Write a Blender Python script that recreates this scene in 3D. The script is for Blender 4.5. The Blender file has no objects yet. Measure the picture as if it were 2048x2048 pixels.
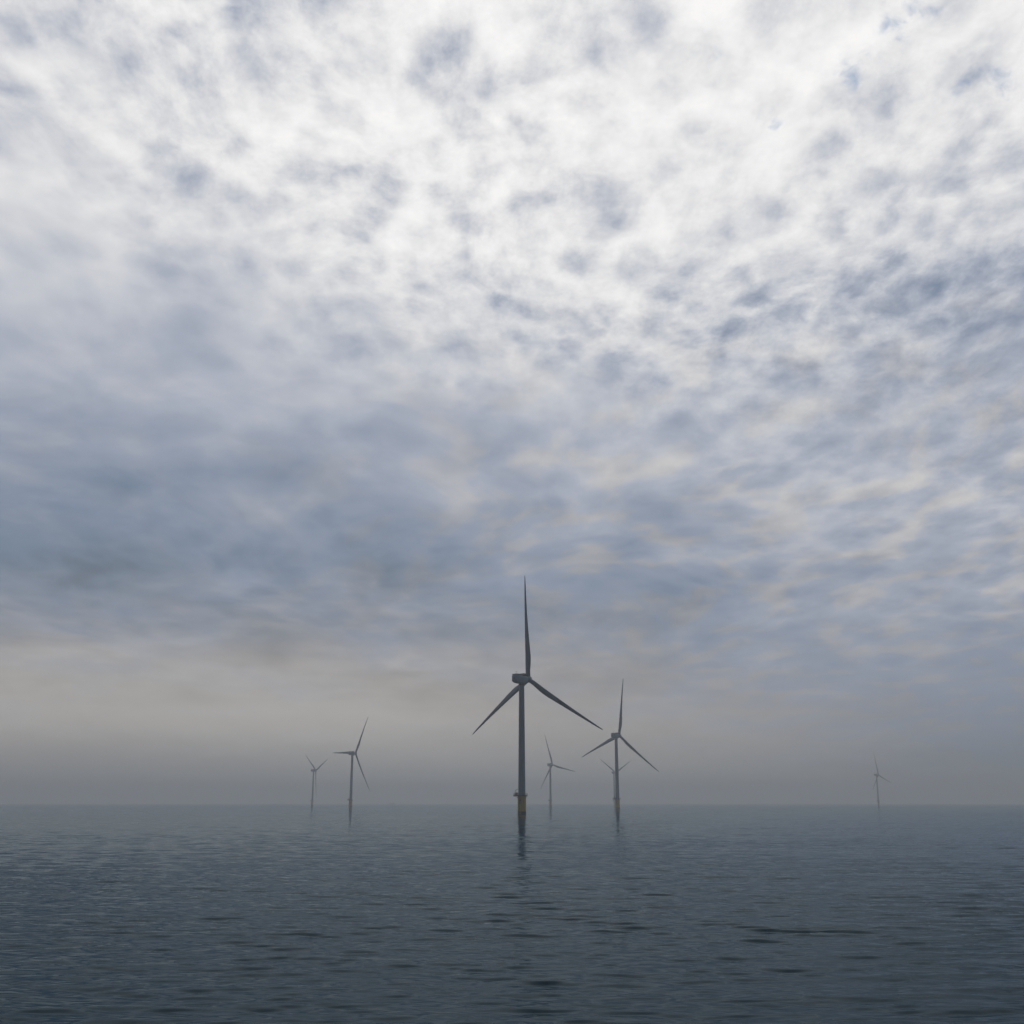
import bpy, math, random
import numpy as np
from mathutils import Vector, Matrix

R = math.radians
scene = bpy.context.scene
COL = scene.collection

# ------------------------------------------------------------------ camera
PITCH = math.atan((1605.5 - 1024.0) / 2240.0)        # the lens looks 14.5 degrees up
CAM_H = 7.2                                          # from the deck of a boat
FPX = 2240.0                                         # focal length in pixels of a 2048 px frame
cam_data = bpy.data.cameras.new("camera")
cam = bpy.data.objects.new("camera", cam_data)
COL.objects.link(cam)
cam_data.sensor_width = 36.0
cam_data.lens = 36.0 * FPX / 2048.0
cam_data.clip_start = 0.5
cam_data.clip_end = 60000.0
cam.location = (0, 0, CAM_H)
cam.rotation_euler = (math.pi / 2 + PITCH, 0, 0)
scene.camera = cam

# ------------------------------------------------------------------ render settings
scene.render.engine = 'CYCLES'
scene.view_settings.view_transform = 'Standard'
scene.view_settings.look = 'None'
scene.view_settings.exposure = 0.0
scene.view_settings.gamma = 1.0
cy = scene.cycles
cy.use_denoising = True
try:
    cy.denoiser = 'OPENIMAGEDENOISE'
    cy.denoising_input_passes = 'RGB_ALBEDO_NORMAL'
    cy.denoising_prefilter = 'ACCURATE'
except Exception:
    pass
cy.max_bounces = 5
cy.diffuse_bounces = 2
cy.glossy_bounces = 4
cy.volume_bounces = 1
cy.use_adaptive_sampling = True
cy.adaptive_threshold = 0.015

# ------------------------------------------------------------------ sun direction
HAZE_DENSITY = 3.0e-4
HAZE_COLOR = (0.665, 0.70, 0.735, 1)
SUN_EL, SUN_AZ = 48.0, -4.0          # behind the cloud, above the top of the frame

# ------------------------------------------------------------------ world: daylight sky under broken overcast
world = bpy.data.worlds.new("World")
scene.world = world
world.use_nodes = True
NT = world.node_tree
NT.nodes.clear()


class V:
    """tiny wrapper so that node maths can be written as expressions"""
    def __init__(s, sock): s.s = sock
    def __add__(a, b): return mth('ADD', a, b)
    def __radd__(a, b): return mth('ADD', b, a)
    def __sub__(a, b): return mth('SUBTRACT', a, b)
    def __rsub__(a, b): return mth('SUBTRACT', b, a)
    def __mul__(a, b): return mth('MULTIPLY', a, b)
    def __rmul__(a, b): return mth('MULTIPLY', b, a)
    def __truediv__(a, b): return mth('DIVIDE', a, b)


def put(nt, sock, v):
    if isinstance(v, V): nt.links.new(v.s, sock)
    else: sock.default_value = v


def mth(op, a, b=None, c=None, clamp=False):
    n = NT.nodes.new('ShaderNodeMath'); n.operation = op; n.use_clamp = clamp
    put(NT, n.inputs[0], a)
    if b is not None: put(NT, n.inputs[1], b)
    if c is not None: put(NT, n.inputs[2], c)
    return V(n.outputs[0])


def smooth(v, a, b, lo=0.0, hi=1.0):
    n = NT.nodes.new('ShaderNodeMapRange'); n.interpolation_type = 'SMOOTHSTEP'
    put(NT, n.inputs[0], v); n.inputs[1].default_value = a; n.inputs[2].default_value = b
    n.inputs[3].default_value = lo; n.inputs[4].default_value = hi
    return V(n.outputs[0])


def linear(v, a, b, lo=0.0, hi=1.0):
    n = NT.nodes.new('ShaderNodeMapRange')
    put(NT, n.inputs[0], v); n.inputs[1].default_value = a; n.inputs[2].default_value = b
    n.inputs[3].default_value = lo; n.inputs[4].default_value = hi
    return V(n.outputs[0])


def comb(x, y, z=0.0):
    n = NT.nodes.new('ShaderNodeCombineXYZ')
    for i, v in enumerate((x, y, z)): put(NT, n.inputs[i], v)
    return V(n.outputs[0])


def noise(vec, scale, detail=5.0, rough=0.5, dist=0.0, lac=2.0, w=None, col=False):
    n = NT.nodes.new('ShaderNodeTexNoise')
    if w is not None:
        n.noise_dimensions = '4D'; n.inputs['W'].default_value = w
    put(NT, n.inputs['Vector'], vec)
    n.inputs['Scale'].default_value = scale; n.inputs['Detail'].default_value = detail
    n.inputs['Roughness'].default_value = rough; n.inputs['Distortion'].default_value = dist
    n.inputs['Lacunarity'].default_value = lac
    return V(n.outputs['Color' if col else 0])


def mixc(f, a, b):
    n = NT.nodes.new('ShaderNodeMix'); n.data_type = 'RGBA'
    put(NT, n.inputs[0], f); put(NT, n.inputs[6], a); put(NT, n.inputs[7], b)
    return V(n.outputs[2])


def mixf(f, a, b):
    n = NT.nodes.new('ShaderNodeMix'); n.data_type = 'FLOAT'
    put(NT, n.inputs[0], f); put(NT, n.inputs[2], a); put(NT, n.inputs[3], b)
    return V(n.outputs[0])


def s2l(c):
    return c / 12.92 if c <= 0.04045 else ((c + 0.055) / 1.055) ** 2.4


def hexl(h, k=1.0):
    return tuple(s2l(int(h[i:i + 2], 16) / 255.0) * k for i in (0, 2, 4)) + (1.0,)


tc = NT.nodes.new('ShaderNodeTexCoord')
sep = NT.nodes.new('ShaderNodeSeparateXYZ')
NT.links.new(tc.outputs['Generated'], sep.inputs[0])
dx, dy, dz = (V(sep.outputs[i]) for i in range(3))
el = mth('MULTIPLY', mth('ARCSINE', dz), 180 / math.pi)          # degrees
az = mth('MULTIPLY', mth('ARCTAN2', dx, dy), 180 / math.pi)      # degrees, 0 = north (+Y)

# Large-scale thickness of the cloud deck, as the brightness it lets through,
# on an elevation x azimuth table (thin above, thick towards the west).
T_Y = [-200, 0, 130, 260, 400, 520, 640, 780, 920, 1050, 1150, 1250, 1350, 1450, 1540, 1600]
T_X = [0, 250, 500, 750, 1024, 1300, 1550, 1800, 2048]
T_L = [
    [.82, .87, .95, .99, .99, .96, .94, .93, .92],
    [.79, .83, .92, .97, .96, .95, .93, .92, .91],
    [.83, .82, .93, .96, .92, .96, .95, .94, .92],
    [.81, .81, .93, .95, .97, .96, .95, .93, .90],
    [.80, .87, .92, .94, .96, .95, .92, .85, .80],
    [.75, .79, .83, .89, .92, .91, .84, .78, .75],
    [.70, .70, .73, .83, .84, .79, .73, .72, .72],
    [.66, .65, .67, .72, .77, .75, .71, .69, .70],
    [.56, .59, .61, .64, .67, .70, .73, .70, .68],
    [.52, .55, .57, .60, .60, .62, .66, .69, .68],
    [.48, .51, .53, .56, .55, .56, .60, .64, .65],
    [.56, .55, .53, .55, .53, .56, .59, .61, .60],
    [.62, .61, .60, .60, .57, .57, .57, .56, .54],
    [.58, .59, .60, .61, .57, .56, .55, .53, .50],
    [.54, .54, .55, .57, .56, .55, .54, .51, .48],
    [.54, .54, .55, .57, .56, .55, .54, .51, .48],
]
T_L = np.array(T_L)
els = [44, 39, 36.5, 34, 31, 28, 25.3, 21.5, 17.5, 14, 11.3, 8.6, 6.2, 3.8, 1.6, 0.0]
azs = [-30, -25, -20, -15, -10, -5, 0, 5, 10, 15, 20, 25, 30]


def interp2(py, px):
    py = min(max(py, T_Y[0]), T_Y[-1]); px = min(max(px, T_X[0]), T_X[-1])
    i = max(0, min(len(T_Y) - 2, np.searchsorted(T_Y, py) - 1)); j = max(0, min(len(T_X) - 2, np.searchsorted(T_X, px) - 1))
    fy = (py - T_Y[i]) / (T_Y[i + 1] - T_Y[i]); fx = (px - T_X[j]) / (T_X[j + 1] - T_X[j])
    return ((T_L[i, j] * (1 - fx) + T_L[i, j + 1] * fx) * (1 - fy) + (T_L[i + 1, j] * (1 - fx) + T_L[i + 1, j + 1] * fx) * fy)


def see_through(v, e):
    """brightness the deck must have for v to arrive through the haze layer at elevation e"""
    T = math.exp(-HAZE_DENSITY * 169.0 / math.sin(R(max(e, 3.4))))
    lin = max(0.02, (s2l(v) - (1 - T) * 0.185) / T)
    lin = min(lin, 1.0)
    return min(max(1.055 * lin ** (1 / 2.4) - 0.055, 0.40), 0.98)


L = None
prev_el = None
# a slow wobble so the table's rows never read as bands
pw = comb(dx / (dz + 0.10), dy / (dz + 0.10))
wob = noise(pw, 1.3, 2.0, 0.5)
wob2 = noise(pw, 1.1, 2.0, 0.5, w=7.3)
elw = el + (wob - 0.5) * mth('MULTIPLY', mth('MAXIMUM', el, 0.0), 0.30)
azw = az + (wob2 - 0.5) * 10.0
for k, e in enumerate(els):
    ramp = NT.nodes.new('ShaderNodeValToRGB')
    cr = ramp.color_ramp; cr.interpolation = 'B_SPLINE'
    for q, a_ in enumerate(azs):
        d = (math.sin(R(a_)) * math.cos(R(e)), math.cos(R(a_)) * math.cos(R(e)), math.sin(R(e)))
        dd = d[1] * math.cos(PITCH) + d[2] * math.sin(PITCH)
        up = -d[1] * math.sin(PITCH) + d[2] * math.cos(PITCH)
        val = see_through(interp2(1024 - FPX * up / dd, 1024 + FPX * d[0] / dd), e)
        pos = (a_ + 30) / 60
        if q < 2: s = cr.elements[q]; s.position = pos if q == 0 else pos
        else: s = cr.elements.new(pos)
        s.color = (val, val, val, 1)
    put(NT, ramp.inputs[0], linear(azw, -30, 30))
    cur = V(ramp.outputs[0])
    if L is None: L = cur
    else:
        # factor 0 at the previous (higher) elevation, 1 at this one
        L = mixf(smooth(elw, e, prev_el, 1.0, 0.0), L, cur)
    prev_el = e

# cloud texture on a flat deck: p is where the view ray meets it
den = mth('MAXIMUM', dz, 0.0) + 0.13
px_, py_ = dx / den, dy / den * 0.72
p = comb(px_, py_)


def warp(v, sc, am, w=0.0):
    wv = noise(v, sc, 3.0, 0.5, col=True, w=w)
    vm = NT.nodes.new('ShaderNodeVectorMath'); vm.operation = 'MULTIPLY_ADD'
    put(NT, vm.inputs[0], wv); vm.inputs[1].default_value = (am, am, 0); put(NT, vm.inputs[2], v)
    return V(vm.outputs[0])


q = warp(p, 4.0, 0.07)
q2 = warp(p, 1.6, 0.45, 5.0)
n_big = noise(q2, 2.4, 3.0, 0.5, 0.2)
n_mid = noise(q, 9.5, 4.0, 0.52)
n_fine = noise(q, 24.0, 6.0, 0.68)
n_soft = noise(q2, 4.2, 7.0, 0.54, 0.1, w=4.4)
bil = mth('ABSOLUTE', noise(q, 10.5, 4.0, 0.5, w=3.1) - 0.5) * 2.0     # 0 on the seams between puffs
vein = smooth(bil, 0.0, 0.26, 1.0, 0.0)
n_lowp = noise(q2, 7.5, 6.0, 0.52, w=8.8)
down = smooth(el, 25.0, 17.0)
n_mid = mixf(down, n_mid, n_lowp)
vein = mixf(down, vein, 0.35)



def voronoi(vec, scale, detail, rough, smoothness):
    n = NT.nodes.new('ShaderNodeTexVoronoi'); n.feature = 'SMOOTH_F1'; n.voronoi_dimensions = '2D'; n.normalize = False
    put(NT, n.inputs['Vector'], vec)
    n.inputs['Scale'].default_value = scale; n.inputs['Detail'].default_value = detail
    n.inputs['Roughness'].default_value = rough; n.inputs['Smoothness'].default_value = smoothness
    return V(n.outputs['Distance'])


q3 = warp(q, 18.0, 0.065, 2.0)
vor = voronoi(q3, 15.0, 0.0, 0.5, 0.45)
vor2 = voronoi(warp(q, 9.0, 0.09, 6.0), 7.5, 0.0, 0.5, 0.35)
cell = mixf(mixf(down, 0.45, 0.72), smooth(vor, 0.08, 0.62), smooth(vor2, 0.08, 0.66))      # dark middles, bright rims
puff = (cell - 0.75) * mixf(down, 0.42, 0.22) + (n_mid - 0.5) * 0.62 + (n_fine - 0.5) * mixf(down, 0.85, 0.34) + (n_big - 0.5) * 0.42 + (vein - 0.35) * 0.13
soft = (cell - 0.6) * 0.12 + (n_soft - 0.5) * 0.90 + (n_big - 0.5) * 0.75 + (n_mid - 0.5) * 0.45
# where the deck breaks into puffs (high up and towards the east) and where it is a smooth sheet
crisp = smooth(el + az * 0.45 + (n_big - 0.5) * 16.0, 12.0, 27.0)
lowfade = smooth(el, 2.0, 12.0, 0.10, 1.0)
amp = mixf(crisp, 0.31, 0.47) * smooth(el, 20.0, 32.0, 1.0, 1.25) * (1.0 - 0.20 * smooth(az + (n_big - 0.5) * 8.0, 1.0, 8.0) * smooth(el, 23.0, 29.0))
Ld = L + mixf(crisp, soft, puff) * amp * lowfade
# dark torn bases, only where the deck is thick
torn = smooth(n_big, 0.55, 0.75) * smooth(L, 0.85, 0.6) * 0.03 * lowfade
Ld = Ld - torn

ramp = NT.nodes.new('ShaderNodeValToRGB'); cr = ramp.color_ramp
stops = [(0.30, '3f4b57'), (0.42, '626f80'), (0.50, '76879c'), (0.56, '8592a7'), (0.62, '959fb1'), (0.70, 'abb2c1'), (0.78, 'c4c8d1'),
         (0.86, 'dadbdf'), (0.93, 'e9e9ea'), (1.0, 'f4f3f3'), (1.12, 'fffefd')]
for i, (pos, h) in enumerate(stops):
    s = cr.elements[i] if i < 2 else cr.elements.new(pos)
    s.position = pos / 1.2; s.color = hexl(h)
put(NT, ramp.inputs[0], Ld * (1 / 1.2))
cloud = V(ramp.outputs[0])
# towards the horizon the light is warmer and greyer
ramp2 = NT.nodes.new('ShaderNodeValToRGB'); cr = ramp2.color_ramp
for i, (pos, h) in enumerate([(0.30, '424549'), (0.42, '676b70'), (0.50, '828285'), (0.56, '949291'), (0.62, 'a8a39f'), (0.70, 'bfbab4'), (1.0, 'f4efe8')]):
    s = cr.elements[i] if i < 2 else cr.elements.new(pos)
    s.position = pos; s.color = hexl(h)
put(NT, ramp2.inputs[0], Ld)
warm = smooth(el + (n_big - 0.5) * 9.0 + mth('MAXIMUM', az, 0.0) * 0.30, 3.5, 12.5, 1.0, 0.0)
cloud = mixc(warm, cloud, V(ramp2.outputs[0]))
# warm light leaking between the puffs in the lower deck
leak = smooth(n_mid, 0.46, 0.62) * smooth(el, 27.0, 17.0) * smooth(az, -18.0, 6.0, 0.2, 1.0) * 0.5
cloud = mixc(leak, cloud, V(ramp2.outputs[0]))

# out of view behind the camera the deck is darkened to keep the turbines dark
back = smooth(dy, 0.45, -0.2, 1.0, 0.18)
zen = smooth(el, 45.0, 75.0, 1.0, 0.9)
gain = back * zen * smooth(el, -6.0, -1.0, 0.5, 1.0)

sky = NT.nodes.new('ShaderNodeTexSky'); sky.sky_type = 'NISHITA'; sky.sun_disc = False
sky.sun_elevation = R(SUN_EL); sky.sun_rotation = R(SUN_AZ)
sky.air_density = 1.0; sky.dust_density = 1.0; sky.ozone_density = 1.0

# small blue holes in the thin part of the deck
def spot(px, py, w):
    v = Vector(((px - 1024) / FPX, 1.0, (1024 - py) / FPX))
    v = Vector((v.x, math.cos(PITCH) - v.z * math.sin(PITCH), math.sin(PITCH) + v.z * math.cos(PITCH))).normalized()
    n = NT.nodes.new('ShaderNodeVectorMath'); n.operation = 'DISTANCE'
    NT.links.new(tc.outputs['Generated'], n.inputs[0]); n.inputs[1].default_value = v
    return smooth(V(n.outputs['Value']), 0.0, w, 1.0, 0.0)


hole = None
for (sx, sy, sw) in [(1712, 145, .034), (1738, 100, .022), (1790, 58, .026), (1838, 12, .026), (1990, 162, .032), (1915, 180, .020),
                     (1430, 110, .016), (1555, 246, .016)]:
    h_ = spot(sx, sy, sw)
    hole = h_ if hole is None else mth('MAXIMUM', hole, h_)
hn = noise(q3, 24.0, 6.0, 0.58, 0.2)
holes = smooth(hole * 0.62 + (hn - 0.5) * 2.0, 0.36, 0.95) * 0.8

mul = NT.nodes.new('ShaderNodeVectorMath'); mul.operation = 'SCALE'
put(NT, mul.inputs[0], cloud); put(NT, mul.inputs['Scale'], gain * 10.0)      # x 0.1 strength below
skym = NT.nodes.new('ShaderNodeVectorMath'); skym.operation = 'SCALE'
NT.links.new(sky.outputs[0], skym.inputs[0]); skym.inputs['Scale'].default_value = 1.0
tint = NT.nodes.new('ShaderNodeVectorMath'); tint.operation = 'MULTIPLY'        # thin veil of cloud over the blue
NT.links.new(skym.outputs[0], tint.inputs[0]); tint.inputs[1].default_value = (0.58, 0.72, 0.80)
bgcol = mixc(holes, V(mul.outputs[0]), V(tint.outputs[0]))
# the sea beyond the modelled sea
bgcol = mixc(smooth(el, -0.3, -1.5), bgcol, (0.25, 0.42, 0.60, 1))
bg = NT.nodes.new('ShaderNodeBackground'); bg.inputs[1].default_value = 0.1
put(NT, bg.inputs[0], bgcol)
wo = NT.nodes.new('ShaderNodeOutputWorld')
NT.links.new(bg.outputs[0], wo.inputs[0])
world.cycles.sampling_method = 'MANUAL'
world.cycles.sample_map_resolution = 512

# ------------------------------------------------------------------ the one sun, soft behind the overcast
sd = bpy.data.lights.new("sun", 'SUN')
sd.energy = 0.5
sd.angle = R(70)
sd.color = (1.0, 0.96, 0.90)
sun = bpy.data.objects.new("sun", sd)
COL.objects.link(sun)
sdir = Vector((math.sin(R(SUN_AZ)) * math.cos(R(SUN_EL)), math.cos(R(SUN_AZ)) * math.cos(R(SUN_EL)), math.sin(R(SUN_EL))))
sun.rotation_euler = sdir.to_track_quat('Z', 'Y').to_euler()
sun.location = (0, 0, 400)

# ------------------------------------------------------------------ haze


def mesh_obj(name, verts, faces, mat, parent=None, smooth_sh=False):
    me = bpy.data.meshes.new(name)
    me.from_pydata([tuple(v) for v in verts], [], faces)
    me.validate()
    if smooth_sh is True: me.shade_smooth()
    elif smooth_sh:
        me.shade_smooth()
        try: me.set_sharp_from_angle(angle=R(smooth_sh))
        except Exception: pass
    me.materials.append(mat)
    o = bpy.data.objects.new(name, me)
    COL.objects.link(o)
    if parent: o.parent = parent
    return o


def new_mat(name):
    m = bpy.data.materials.new(name); m.use_nodes = True
    nt = m.node_tree; nt.nodes.clear()
    out = nt.nodes.new('ShaderNodeOutputMaterial')
    return m, nt, out


hm, hnt, hout = new_mat("haze")
pv = hnt.nodes.new('ShaderNodeVolumePrincipled')
pv.inputs['Color'].default_value = HAZE_COLOR
pv.inputs['Density'].default_value = HAZE_DENSITY
pv.inputs['Anisotropy'].default_value = 0.35
hnt.links.new(pv.outputs[0], hout.inputs['Volume'])
SEA_R = 14000.0
a, t_, b_ = SEA_R + 300, 176.0, -1.8
hv = [(-a, -a, b_), (a, -a, b_), (a, a, b_), (-a, a, b_), (-a, -a, t_), (a, -a, t_), (a, a, t_), (-a, a, t_)]
hf = [(0, 3, 2, 1), (4, 5, 6, 7), (0, 1, 5, 4), (1, 2, 6, 5), (2, 3, 7, 6), (3, 0, 4, 7)]
haze = mesh_obj("haze", hv, hf, hm)
haze['kind'] = 'stuff'; haze['label'] = 'grey sea haze lying over the water and hiding the horizon'; haze['category'] = 'haze'

# ------------------------------------------------------------------ the sea
rng = np.random.default_rng(11)
rad = [4.0]
while rad[-1] < 2600.0: rad.append(rad[-1] * (1.0026 if rad[-1] > 28 else 1.015))
while rad[-1] < SEA_R: rad.append(rad[-1] * 1.08)
rad[-1] = SEA_R
rad = np.array(rad)
ang = np.concatenate([np.linspace(-33, 33, 1150), np.linspace(33, 327, 100)[1:-1]])
ang = np.radians(ang)
NRr, NA = len(rad), len(ang)
RR, AA = np.meshgrid(rad, ang, indexing='ij')
X = RR * np.sin(AA); Y = RR * np.cos(AA)
dr = np.gradient(rad)[:, None] * np.ones_like(X)
dense = (np.abs((AA + np.pi) % (2 * np.pi) - np.pi) < R(33.5))
edge = np.clip((R(33) - np.abs((AA + np.pi) % (2 * np.pi) - np.pi)) / R(2), 0, 1)
# slowly varying patches of calmer and rougher water
patch = np.ones_like(X)
for lam, am in ((260, .06), (120, .07), (60, .07)):
    for _ in range(3):
        th = rng.uniform(-.6, .6); k = 2 * np.pi / (lam * rng.uniform(.8, 1.25))
        patch += am * np.sin(k * (X * np.sin(th) * .6 + Y * np.cos(th)) + rng.uniform(0, 6.28))
patch = np.clip(patch, .35, 1.9)
Z = np.zeros_like(X)
N_W = 100
miss = np.zeros_like(X); tot = 0.0
lams = np.exp(np.linspace(math.log(0.36), math.log(17.0), N_W))
for lam in lams:
    lam = lam * rng.uniform(.95, 1.05)
    th = rng.normal(0.10, 0.20)                         # direction of travel, mostly along the view
    if rng.uniform() < .35: th = rng.normal(-0.20, 0.18)
    k = 2 * np.pi / lam
    slope = 0.0180 if lam < 2.6 else (0.0075 if lam < 5.5 else 0.0028)
    A = slope * lam / (2 * np.pi) * 1.414 * rng.uniform(.6, 1.4)
    fade = np.clip(lam / (2.0 * dr) - 0.9, 0, 1)         # leave out what the mesh cannot carry
    ph = k * (X * np.sin(th) + Y * np.cos(th)) + rng.uniform(0, 6.28)
    s = np.sin(ph)
    miss += (slope ** 2) * (1 - fade * edge) ** 2; tot += slope ** 2
    Z += A * fade * (s + .18 * np.cos(2 * ph)) * (patch if lam < 5 else 1.0)
Z *= edge
nv = NRr * NA
co = np.empty((nv + 1, 3), dtype=np.float32)
co[:nv, 0] = X.ravel(); co[:nv, 1] = Y.ravel(); co[:nv, 2] = Z.ravel()
co[nv] = (0, 0, 0)
ii = np.arange(NRr - 1)[:, None]; jj = np.arange(NA)[None, :]; jn = (jj + 1) % NA
q0 = ii * NA + jj; q1 = ii * NA + jn; q2 = (ii + 1) * NA + jn; q3 = (ii + 1) * NA + jj
quads = np.stack([q0, q1, q2, q3], axis=-1).reshape(-1, 4)
tris = np.stack([np.full(NA, nv), (np.arange(NA) + 1) % NA, np.arange(NA)], axis=-1)
me = bpy.data.meshes.new("sea")
me.vertices.add(nv + 1); me.vertices.foreach_set("co", co.ravel())
loops = np.concatenate([quads.ravel(), tris.ravel()]).astype(np.int32)
me.loops.add(len(loops)); me.loops.foreach_set("vertex_index", loops)
npoly = len(quads) + len(tris)
me.polygons.add(npoly)
starts = np.concatenate([np.arange(len(quads)) * 4, len(quads) * 4 + np.arange(len(tris)) * 3]).astype(np.int32)
me.polygons.foreach_set("loop_start", starts)
me.update(calc_edges=True)
me.shade_smooth()
att = me.attributes.new("unmeshed_chop", 'FLOAT', 'POINT')     # wave energy the mesh is too coarse for
att.data.foreach_set("value", np.append(np.sqrt(miss / tot).ravel(), 0.0).astype(np.float32))

wm, nt, out = new_mat("sea_water")
NT = nt
dif = nt.nodes.new('ShaderNodeBsdfDiffuse'); dif.inputs[0].default_value = (0.003, 0.023, 0.038, 1)
gl = nt.nodes.new('ShaderNodeBsdfGlossy'); gl.inputs['Color'].default_value = (0.65, 0.74, 0.80, 1); gl.inputs['Roughness'].default_value = 0.03
fr = nt.nodes.new('ShaderNodeFresnel'); fr.inputs['IOR'].default_value = 1.085
bs = nt.nodes.new('ShaderNodeMixShader')
nt.links.new(fr.outputs[0], bs.inputs[0]); nt.links.new(dif.outputs[0], bs.inputs[1]); nt.links.new(gl.outputs[0], bs.inputs[2])
geo = nt.nodes.new('ShaderNodeNewGeometry')
mp = nt.nodes.new('ShaderNodeMapping'); mp.inputs['Scale'].default_value = (0.28, 1.0, 1.0); mp.inputs['Rotation'].default_value = (0, 0, R(-8))
nt.links.new(geo.outputs['Position'], mp.inputs[0])
P = V(mp.outputs[0])
w1 = noise(P, 0.55, 4.0, 0.55, 0.3)
w2 = noise(P, 2.6, 5.0, 0.6, 0.4)
w3 = noise(P, 9.0, 3.0, 0.5, 0.2)
calm = smooth(noise(P, 0.012, 3.0, 0.5), 0.35, 0.65, 0.55, 1.25)
an = nt.nodes.new('ShaderNodeAttribute'); an.attribute_name = 'unmeshed_chop'
chop = V(an.outputs['Fac'])
hgt = (w1 * (0.006 + 0.085 * chop) + w2 * 0.006 + w3 * 0.0014) * calm
bump = nt.nodes.new('ShaderNodeBump'); bump.inputs['Strength'].default_value = 1.0; bump.inputs['Distance'].default_value = 1.0
put(nt, bump.inputs['Height'], hgt)
for n_ in (dif, gl, fr): nt.links.new(bump.outputs[0], n_.inputs['Normal'])
nt.links.new(bs.outputs[0], out.inputs[0])
me.materials.append(wm)
sea = bpy.data.objects.new("sea", me)
COL.objects.link(sea)
sea['kind'] = 'structure'
sea['label'] = 'dark rippled sea'


# ------------------------------------------------------------------ materials for the turbines
def paint(name, col, rough=0.45, dirt=0.15, streak=True, stain=None):
    global NT
    m, nt, out = new_mat(name); NT = nt
    b = nt.nodes.new('ShaderNodeBsdfPrincipled')
    tcn = nt.nodes.new('ShaderNodeTexCoord')
    mpn = nt.nodes.new('ShaderNodeMapping'); nt.links.new(tcn.outputs['Object'], mpn.inputs[0])
    mpn.inputs['Scale'].default_value = (1, 1, 0.12 if streak else 1)
    n1 = noise(V(mpn.outputs[0]), 1.6, 5.0, 0.6)
    f = smooth(n1, 0.42, 0.72, 0.0, dirt)
    c = mixc(f, tuple(col) + (1,), tuple(x * 0.45 for x in col) + (1,))
    if stain:
        n2 = noise(V(mpn.outputs[0]), 2.7, 4.0, 0.6, w=2.0)
        c = mixc(smooth(n2, 0.58, 0.70, 0.0, 0.55), c, stain + (1,))
    put(nt, b.inputs['Base Color'], c)
    b.inputs['Roughness'].default_value = rough
    nt.links.new(b.outputs[0], out.inputs[0])
    return m


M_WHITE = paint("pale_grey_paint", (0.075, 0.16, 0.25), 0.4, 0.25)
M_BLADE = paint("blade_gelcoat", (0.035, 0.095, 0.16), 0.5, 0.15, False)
M_YEL = paint("yellow_paint", (0.36, 0.25, 0.008), 0.5, 0.45, True, (0.10, 0.035, 0.012))
M_DARK = paint("dark_steel", (0.045, 0.05, 0.058), 0.6, 0.3)
M_MID = paint("grey_steel", (0.16, 0.17, 0.19), 0.6, 0.3)
M_WEED = paint("marine_growth", (0.022, 0.030, 0.016), 0.8, 0.6, False)
M_PLATE = paint("dark_red_board", (0.10, 0.035, 0.03), 0.6, 0.4, False)
M_GLASS = paint("dark_glass", (0.02, 0.025, 0.03), 0.1, 0.0, False)


# ------------------------------------------------------------------ mesh helpers
class MB:
    def __init__(s): s.v = []; s.f = []

    def add(s, v, f):
        n = len(s.v); s.v += [Vector(x) for x in v]; s.f += [tuple(i + n for i in g) for g in f]
        return s

    def loft(s, rings, cap=True):
        n = len(rings[0]); v = [p for r in rings for p in r]; f = []
        for i in range(len(rings) - 1):
            for j in range(n):
                k = (j + 1) % n
                f.append((i * n + j, i * n + k, (i + 1) * n + k, (i + 1) * n + j))
        if cap:
            f.append(tuple(reversed(range(n)))); f.append(tuple((len(rings) - 1) * n + j for j in range(n)))
        return s.add(v, f)

    def lathe(s, prof, seg=48, c=(0, 0), cap=True):
        return s.loft([[(c[0] + r * math.cos(2 * math.pi * j / seg), c[1] + r * math.sin(2 * math.pi * j / seg), z) for j in range(seg)] for r, z in prof], cap)

    def tube(s, pts, r, seg=8):
        pts = [Vector(p) for p in pts]; rings = []
        for i, p_ in enumerate(pts):
            d = (pts[min(i + 1, len(pts) - 1)] - pts[max(i - 1, 0)]).normalized()
            ref = Vector((0, 0, 1)) if abs(d.z) < .9 else Vector((1, 0, 0))
            x = d.cross(ref).normalized(); y = x.cross(d).normalized()
            rings.append([p_ + x * r * math.cos(2 * math.pi * j / seg) - y * r * math.sin(2 * math.pi * j / seg) for j in range(seg)])
        return s.loft(rings)

    def box(s, c, d, bev=0.0):
        x, y, z = c; a_, b2, c2 = d[0] / 2, d[1] / 2, d[2] / 2
        if bev <= 0: bev = min(d) * 0.02
        e = bev
        def ring(zz, ins):
            A_, B_ = a_ - ins, b2 - ins
            return [(x - A_ + e, y - B_, zz), (x + A_ - e, y - B_, zz), (x + A_, y - B_ + e, zz), (x + A_, y + B_ - e, zz),
                    (x + A_ - e, y + B_, zz), (x - A_ + e, y + B_, zz), (x - A_, y + B_ - e, zz), (x - A_, y - B_ + e, zz)]
        return s.loft([ring(z - c2, e), ring(z - c2 + e, 0), ring(z + c2 - e, 0), ring(z + c2, e)])

    def xf(s, m):
        s.v = [m @ v for v in s.v]; return s

    def build(s, name, mat, parent, sm=35): return mesh_obj(name, s.v, s.f, mat, parent, sm)


# ------------------------------------------------------------------ the wind turbine
HUB_H, BLADE, OVER, TILT = 88.0, 71.4, 6.5, R(5.4)


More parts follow.
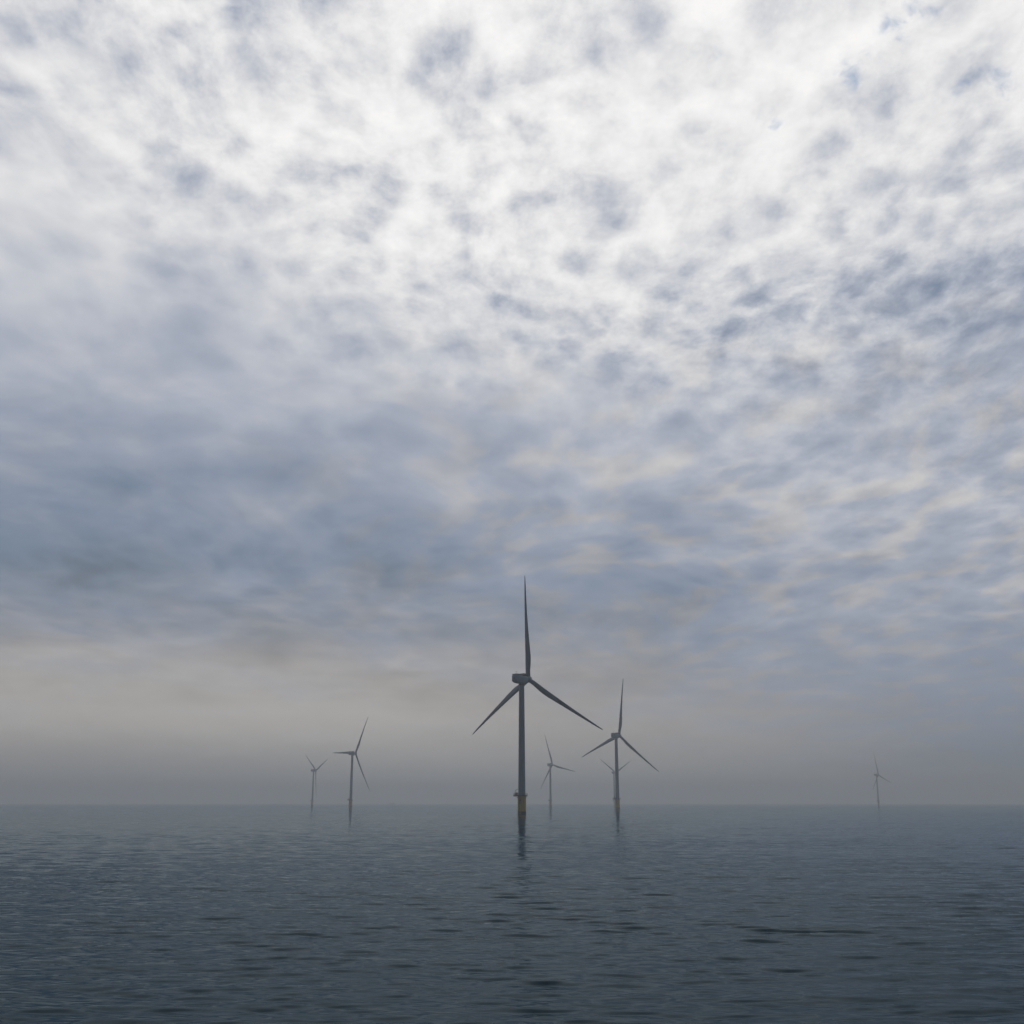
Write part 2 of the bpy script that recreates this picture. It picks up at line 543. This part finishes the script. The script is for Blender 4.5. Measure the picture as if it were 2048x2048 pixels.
def blade_mesh():
    # local frame: +Z spans outward, +X towards the trailing edge, +Y upwind
    S = [  # r, chord, thickness ratio, twist
        (1.2, 3.1, 1.0, 14), (3.5, 3.1, 1.0, 14), (6, 3.35, .82, 13), (9, 3.9, .58, 12), (13, 4.35, .42, 10), (17, 4.35, .34, 8.5), (22, 4.0, .29, 6.5),
        (28, 3.5, .26, 5), (35, 2.95, .24, 3.5), (43, 2.4, .22, 2), (51, 1.95, .20, 1), (59, 1.5, .19, 0.3), (65, 1.15, .18, -.3), (69, .80, .18, -.8), (70.8, .48, .18, -1), (71.4, .12, .2, -1)]
    rings = []; n = 26
    for r, c, t, tw in S:
        ring = []
        circ = min(1.0, max(0.0, (t - .34) / .5)); circ = min(circ, 1.0)
        pre = 2.4 * (r / BLADE) ** 2.2
        for j in range(n):
            th = 2 * math.pi * j / n
            # airfoil: x in -0.3c (leading) .. 0.7c (trailing)
            xx = 0.5 * (1 - math.cos(th)); sg = 1 if th < math.pi else -1
            yt = 5 * t * (.2969 * math.sqrt(xx) - .126 * xx - .3516 * xx ** 2 + .2843 * xx ** 3 - .1036 * xx ** 4)
            ax, ay = (xx - .30) * c, sg * yt * c + .03 * c * math.sin(math.pi * xx)
            bx_, by_ = -math.cos(th) * c * .5, math.sin(th) * c * t * .5
            x = ax * (1 - circ) + bx_ * circ; y = ay * (1 - circ) + by_ * circ
            a2 = R(tw)
            ring.append((x * math.cos(a2) - y * math.sin(a2), x * math.sin(a2) + y * math.cos(a2) + pre, r))
        rings.append(ring)
    return MB().loft(rings)


def set_mat(o, m): o.matrix_local = m


def make_turbine():
    t = bpy.data.objects.new("wind_turbine", None); COL.objects.link(t)
    t.empty_display_size = 5
    # foundation
    tp = MB().lathe([(2.78, 1.7), (2.78, 10.2), (2.72, 11.6)], 56, cap=False).build("foundation_pipe", M_YEL, t, 40)
    MB().lathe([(3.02, 10.25), (3.02, 10.95)], 56).build("collar", M_YEL, tp, 40)
    MB().lathe([(2.79, -1.6), (2.84, 0.2), (2.83, 1.2), (2.80, 1.71)], 56, cap=False).build("marine_growth", M_WEED, tp, 40)
    # boat landing: two fenders and a ladder on the near left side
    ang0 = R(-118)
    dirv = Vector((math.cos(ang0), math.sin(ang0), 0)); tan = Vector((-dirv.y, dirv.x, 0))
    bl = MB()
    for sgn in (-1, 1):
        base = dirv * 3.95 + tan * sgn * .85
        bl.tube([base + Vector((0, 0, -1.2)), base + Vector((0, 0, 8.4))], .16)
        for z in (0.6, 4.2, 8.2):
            bl.tube([base + Vector((0, 0, z)), dirv * 2.7 + tan * sgn * .85 + Vector((0, 0, z))], .11)
    bl.build("boat_landing", M_YEL, tp, 40)
    ld = MB()
    for sgn in (-1, 1):
        base = dirv * 3.45 + tan * sgn * .28
        ld.tube([base + Vector((0, 0, -.8)), base + Vector((0, 0, 12.3))], .045, 6)
    for i in range(43):
        z = -.5 + i * .3
        ld.tube([dirv * 3.45 + tan * .28 + Vector((0, 0, z)), dirv * 3.45 - tan * .28 + Vector((0, 0, z))], .022, 5)
    ld.build("ladder", M_MID, tp, 40)
    a2 = R(-112)
    rings = []
    for zz in (6.3, 9.2):
        rings.append([(2.84 * math.cos(a2 + R(d)), 2.84 * math.sin(a2 + R(d)), zz) for d in range(-12, 13, 4)] +
                     [(2.80 * math.cos(a2 + R(d)), 2.80 * math.sin(a2 + R(d)), zz) for d in range(12, -13, -4)])
    MB().loft(rings).build("warning_board", M_PLATE, tp, 40)
    # working platform
    seg = 40
    out_ = []
    for j in range(seg):
        th = 2 * math.pi * j / seg
        x, y = 3.75 * math.cos(th), 3.75 * math.sin(th)
        if x < -2.2: x, y = -5.7, (1 if y > 0 else -1) * min(abs(y) * 1.05, 2.6)
        out_.append((x, y))
    def rail_ring(k, z): return [(x * k, y * k, z) for x, y in out_]
    pf = MB().loft([rail_ring(.97, 11.35), rail_ring(1, 11.5), rail_ring(1, 11.95), rail_ring(.99, 12.0)]).build("platform", M_DARK, t, 30)
    rl = MB()
    pts = [Vector((x * .985, y * .985, 0)) for x, y in out_]
    acc = [pts[0]]
    for p_ in pts[1:]:
        if (p_ - acc[-1]).length > .75: acc.append(p_)
    for p_ in acc: rl.tube([p_ + Vector((0, 0, 11.9)), p_ + Vector((0, 0, 13.15))], .05, 6)
    for z in (12.35, 12.75, 13.15):
        for i in range(len(pts)):
            p0, p1 = pts[i], pts[(i + 1) % len(pts)]
            if (p1 - p0).length > .05: rl.tube([p0 + Vector((0, 0, z)), p1 + Vector((0, 0, z))], .045, 6)
    rl.build("railing", M_DARK, pf, 40)
    for d in range(0, 360, 45):
        br = MB()
        cth, sth = math.cos(R(d)), math.sin(R(d))
        ext = 3.5 if abs(d - 180) > 20 else 5.2
        br.tube([(2.7 * cth, 2.7 * sth, 10.6), (ext * cth, ext * sth, 11.4)], .10, 6)
        br.build("bracket", M_DARK, pf, 40)
    cr_ = MB()
    cr_.tube([(-4.5, -1.2, 12), (-4.5, -1.2, 14.3), (-4.35, -1.2, 14.9), (-3.9, -1.2, 15.35), (-3.2, -1.2, 15.6), (-2.6, -1.2, 15.65)], .16, 8)
    cr_.tube([(-4.5, -1.2, 13.4), (-3.7, -1.2, 15.3)], .08, 6)
    cr_.box((-4.5, -1.2, 12.6), (.7, .6, .9), .05)
    cr_.build("davit_crane", M_MID, pf, 40)
    MB().box((-3.4, .6, 12.9), (1.5, 1.6, 1.8), .06).build("cabinet", M_MID, pf, 30)
    # tower in three cans with flange seams
    z0, z1, r0, r1 = 12.0, 84.7, 2.42, 1.80
    prof = []
    for s_ in (0, .33, .66, 1.0):
        z = z0 + (z1 - z0) * s_; r = r0 + (r1 - r0) * s_
        if 0 < s_ < 1: prof += [(r, z - .12), (r + .035, z - .1), (r + .035, z + .1), (r, z + .12)]
        else: prof.append((r, z))
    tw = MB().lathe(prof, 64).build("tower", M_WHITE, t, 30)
    MB().lathe([(1.95, 84.1), (2.05, 84.3), (2.05, 85.1), (1.95, 85.25)], 48).build("yaw_ring", M_DARK, tw, 40)
    dv = []
    for zz in (12.5, 14.9):
        dv.append([(2.46 * math.cos(R(-60 + d)), 2.46 * math.sin(R(-60 + d)), zz) for d in range(-12, 13, 4)] +
                  [(2.36 * math.cos(R(-60 + d)), 2.36 * math.sin(R(-60 + d)), zz) for d in range(12, -13, -4)])
    MB().loft(dv).build("door", M_MID, tw, 30)
    # nacelle (local +Y points upwind); origin at hub height over the tower
    rings = []
    for y, w, zt, zb, rd in [(-7.1, 1.9, 1.9, -1.2, .7), (-6.9, 2.3, 2.25, -1.9, .75), (-5.2, 2.45, 2.3, -2.55, .8), (-3.0, 2.55, 2.3, -2.85, .9), (0, 2.6, 2.3, -2.95, 1.0),
                             (2.2, 2.55, 2.25, -2.85, 1.1), (3.6, 2.4, 2.15, -2.4, 1.3), (4.4, 2.15, 1.95, -2.0, 1.4), (4.7, 1.8, 1.6, -1.7, 1.3)]:
        ring = []
        for cx, cz, a0 in ((w - rd, zt - rd, 0), (-w + rd, zt - rd, 90), (-w + rd, zb + rd, 180), (w - rd, zb + rd, 270)):
            for k in range(6):
                th = R(a0 + 18 * k)
                ring.append((cx + rd * math.cos(th), y, cz + rd * math.sin(th)))
        rings.append(list(reversed(ring)))
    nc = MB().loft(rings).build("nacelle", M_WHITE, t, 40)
    nc.location = (0, 0, HUB_H)
    ck = MB()
    ck.box((0, 1.3, 3.15), (4.3, 2.6, 1.75), .12)
    ck.build("cooler", M_DARK, nc, 30)
    hp = MB()
    hp.box((0, -3.6, 2.42), (4.4, 6.2, .16), .03)
    for x in (-2.15, 2.15):
        for z in (2.9, 3.35): hp.tube([(x, -6.6, z), (x, -.4, z)], .06, 6)
        hp.box((x, -3.5, 2.85), (.05, 6.1, .75), .01)
        for k in range(7): hp.tube([(x, -6.6 + k * 1.03, 2.45), (x, -6.6 + k * 1.03, 3.38)], .06, 6)
    for z in (2.9, 3.35): hp.tube([(-2.15, -6.6, z), (2.15, -6.6, z)], .06, 6)
    hp.box((0, -6.6, 2.85), (4.25, .05, .75), .01)
    hp.build("hoist_platform", M_MID, nc, 40)
    ms = MB()
    ms.tube([(1.2, -6.3, 2.4), (1.2, -6.3, 4.6)], .05, 6)
    ms.tube([(.8, -6.3, 4.5), (1.6, -6.3, 4.5)], .05, 6)
    ms.box((.8, -6.3, 4.65), (.2, .2, .3), .02); ms.box((1.6, -6.3, 4.65), (.2, .2, .3), .02)
    ms.build("wind_mast", M_DARK, nc, 40)
    MB().box((0, -7.13, .3), (1.3, .12, 1.5), .03).build("hatch", M_DARK, nc, 30)
    # hub (local +Y along the shaft) and blades
    prof = [(1.75, -2.0), (2.0, -1.7), (2.3, -.6), (2.35, .4), (2.15, 1.3), (1.7, 2.1), (1.0, 2.65), (.35, 2.9), (.05, 2.95)]
    hb = MB().lathe(prof, 40).xf(Matrix.Rotation(-math.pi / 2, 4, 'X')).build("hub", M_WHITE, t, 50)
    bm_ = blade_mesh()
    for k in range(3):
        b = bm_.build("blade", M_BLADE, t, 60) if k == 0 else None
        if b is None:
            b = bpy.data.objects["blade"].copy(); COL.objects.link(b); b.parent = t
    return t


def pose(t, yaw, phase):
    """turn the head of one turbine: yaw in degrees east of north, phase of the first blade clockwise from up"""
    Rz = Matrix.Rotation(-R(yaw), 4, 'Z')
    nb = 0
    for c in sorted(t.children, key=lambda o: o.name):
        kind = c.name.split('.')[0]
        if kind == 'nacelle': c.matrix_local = Matrix.Translation((0, 0, HUB_H)) @ Rz
        shaft = Matrix.Translation((0, 0, HUB_H)) @ Rz @ Matrix.Rotation(TILT, 4, 'X') @ Matrix.Translation((0, OVER, 0))
        if kind == 'hub': c.matrix_local = shaft
        if kind == 'blade':
            c.matrix_local = shaft @ Matrix.Rotation(R(phase + 120 * nb), 4, 'Y'); nb += 1


def dup(root):
    r = root.copy(); COL.objects.link(r)
    for ch in list(root.children):
        c = ch.copy(); COL.objects.link(c); c.parent = r
        for g in ch.children:
            d = g.copy(); COL.objects.link(d); d.parent = c
    return r


GROUP = 'wind turbines standing in the hazy sea'
SPOTS = [
    (6.5, 762, 45.8, 0.9, 'nearest and largest grey wind turbine, standing on a bright yellow foundation mid-frame'),
    (129.8, 1423, 44.5, 9.5, 'second largest wind turbine, right of the nearest one, on a dull yellow foundation'),
    (-270.8, 1942, 46.6, 32.1, 'mid-distance wind turbine left of the nearest one with one blade level to the left'),
    (-516.2, 2990, 52.0, -54.0, 'faint leftmost wind turbine whose two upper blades spread like a Y'),
    (84.7, 2540, 50.0, -17.0, 'faint wind turbine seen between the two largest ones, one blade leaning up and left'),
    (283.9, 3202, 50.0, -57.0, 'very faint wind turbine half hidden behind the tower of the second largest one'),
    (1093.0, 3450, 80.0, -9.0, 'small faint wind turbine standing alone far to the right'),
]
proto = make_turbine()
copies = [proto] + [dup(proto) for _ in SPOTS[1:]]
for t, (x, y, yaw, ph, lab) in zip(copies, SPOTS):
    t.location = (x, y, 0)
    pose(t, yaw, ph)
    t['label'] = lab; t['category'] = 'wind turbine'; t['group'] = GROUP


# ------------------------------------------------------------------ a work boat lost in the haze
vs = bpy.data.objects.new("work_boat", None); COL.objects.link(vs)
vs.location = (-571, 5500, 0)
vs.rotation_euler = (0, 0, R(12))
vs['label'] = 'tiny dark work boat almost lost in the haze on the horizon'
vs['category'] = 'boat'
rings = []
for x, w, zt, zb in [(-14, 3.0, 2.6, .1), (-13.5, 3.5, 2.6, -.8), (-6, 3.8, 2.6, -1.2), (3, 3.8, 2.9, -1.2), (9, 2.9, 3.5, -1.1), (12.5, 1.2, 4.1, -.7), (14.5, .12, 4.4, .8)]:
    rings.append([(x, -w, zt), (x, -w * .92, (zt + zb) / 2), (x, -w * .45, zb), (x, w * .45, zb), (x, w * .92, (zt + zb) / 2), (x, w, zt)])
MB().loft(rings).build("hull", M_DARK, vs, 40)
wh = MB().box((4, 0, 4.7), (8, 5.6, 3.6), .3).box((4.6, 0, 7.4), (5, 4.8, 2.0), .3).build("wheelhouse", M_MID, vs, 30)
MB().box((7.12, 0, 7.5), (.1, 4.2, 1.0), .02).build("window", M_GLASS, wh, 30)
MB().tube([(3.6, 0, 8.3), (3.6, 0, 12)], .14).tube([(3.6, -1.4, 10.6), (3.6, 1.4, 10.6)], .08).build("mast", M_DARK, vs, 40)
MB().box((-6, 0, 3.5), (5, 4.5, 1.8), .15).build("deck_cargo", M_DARK, vs, 30)
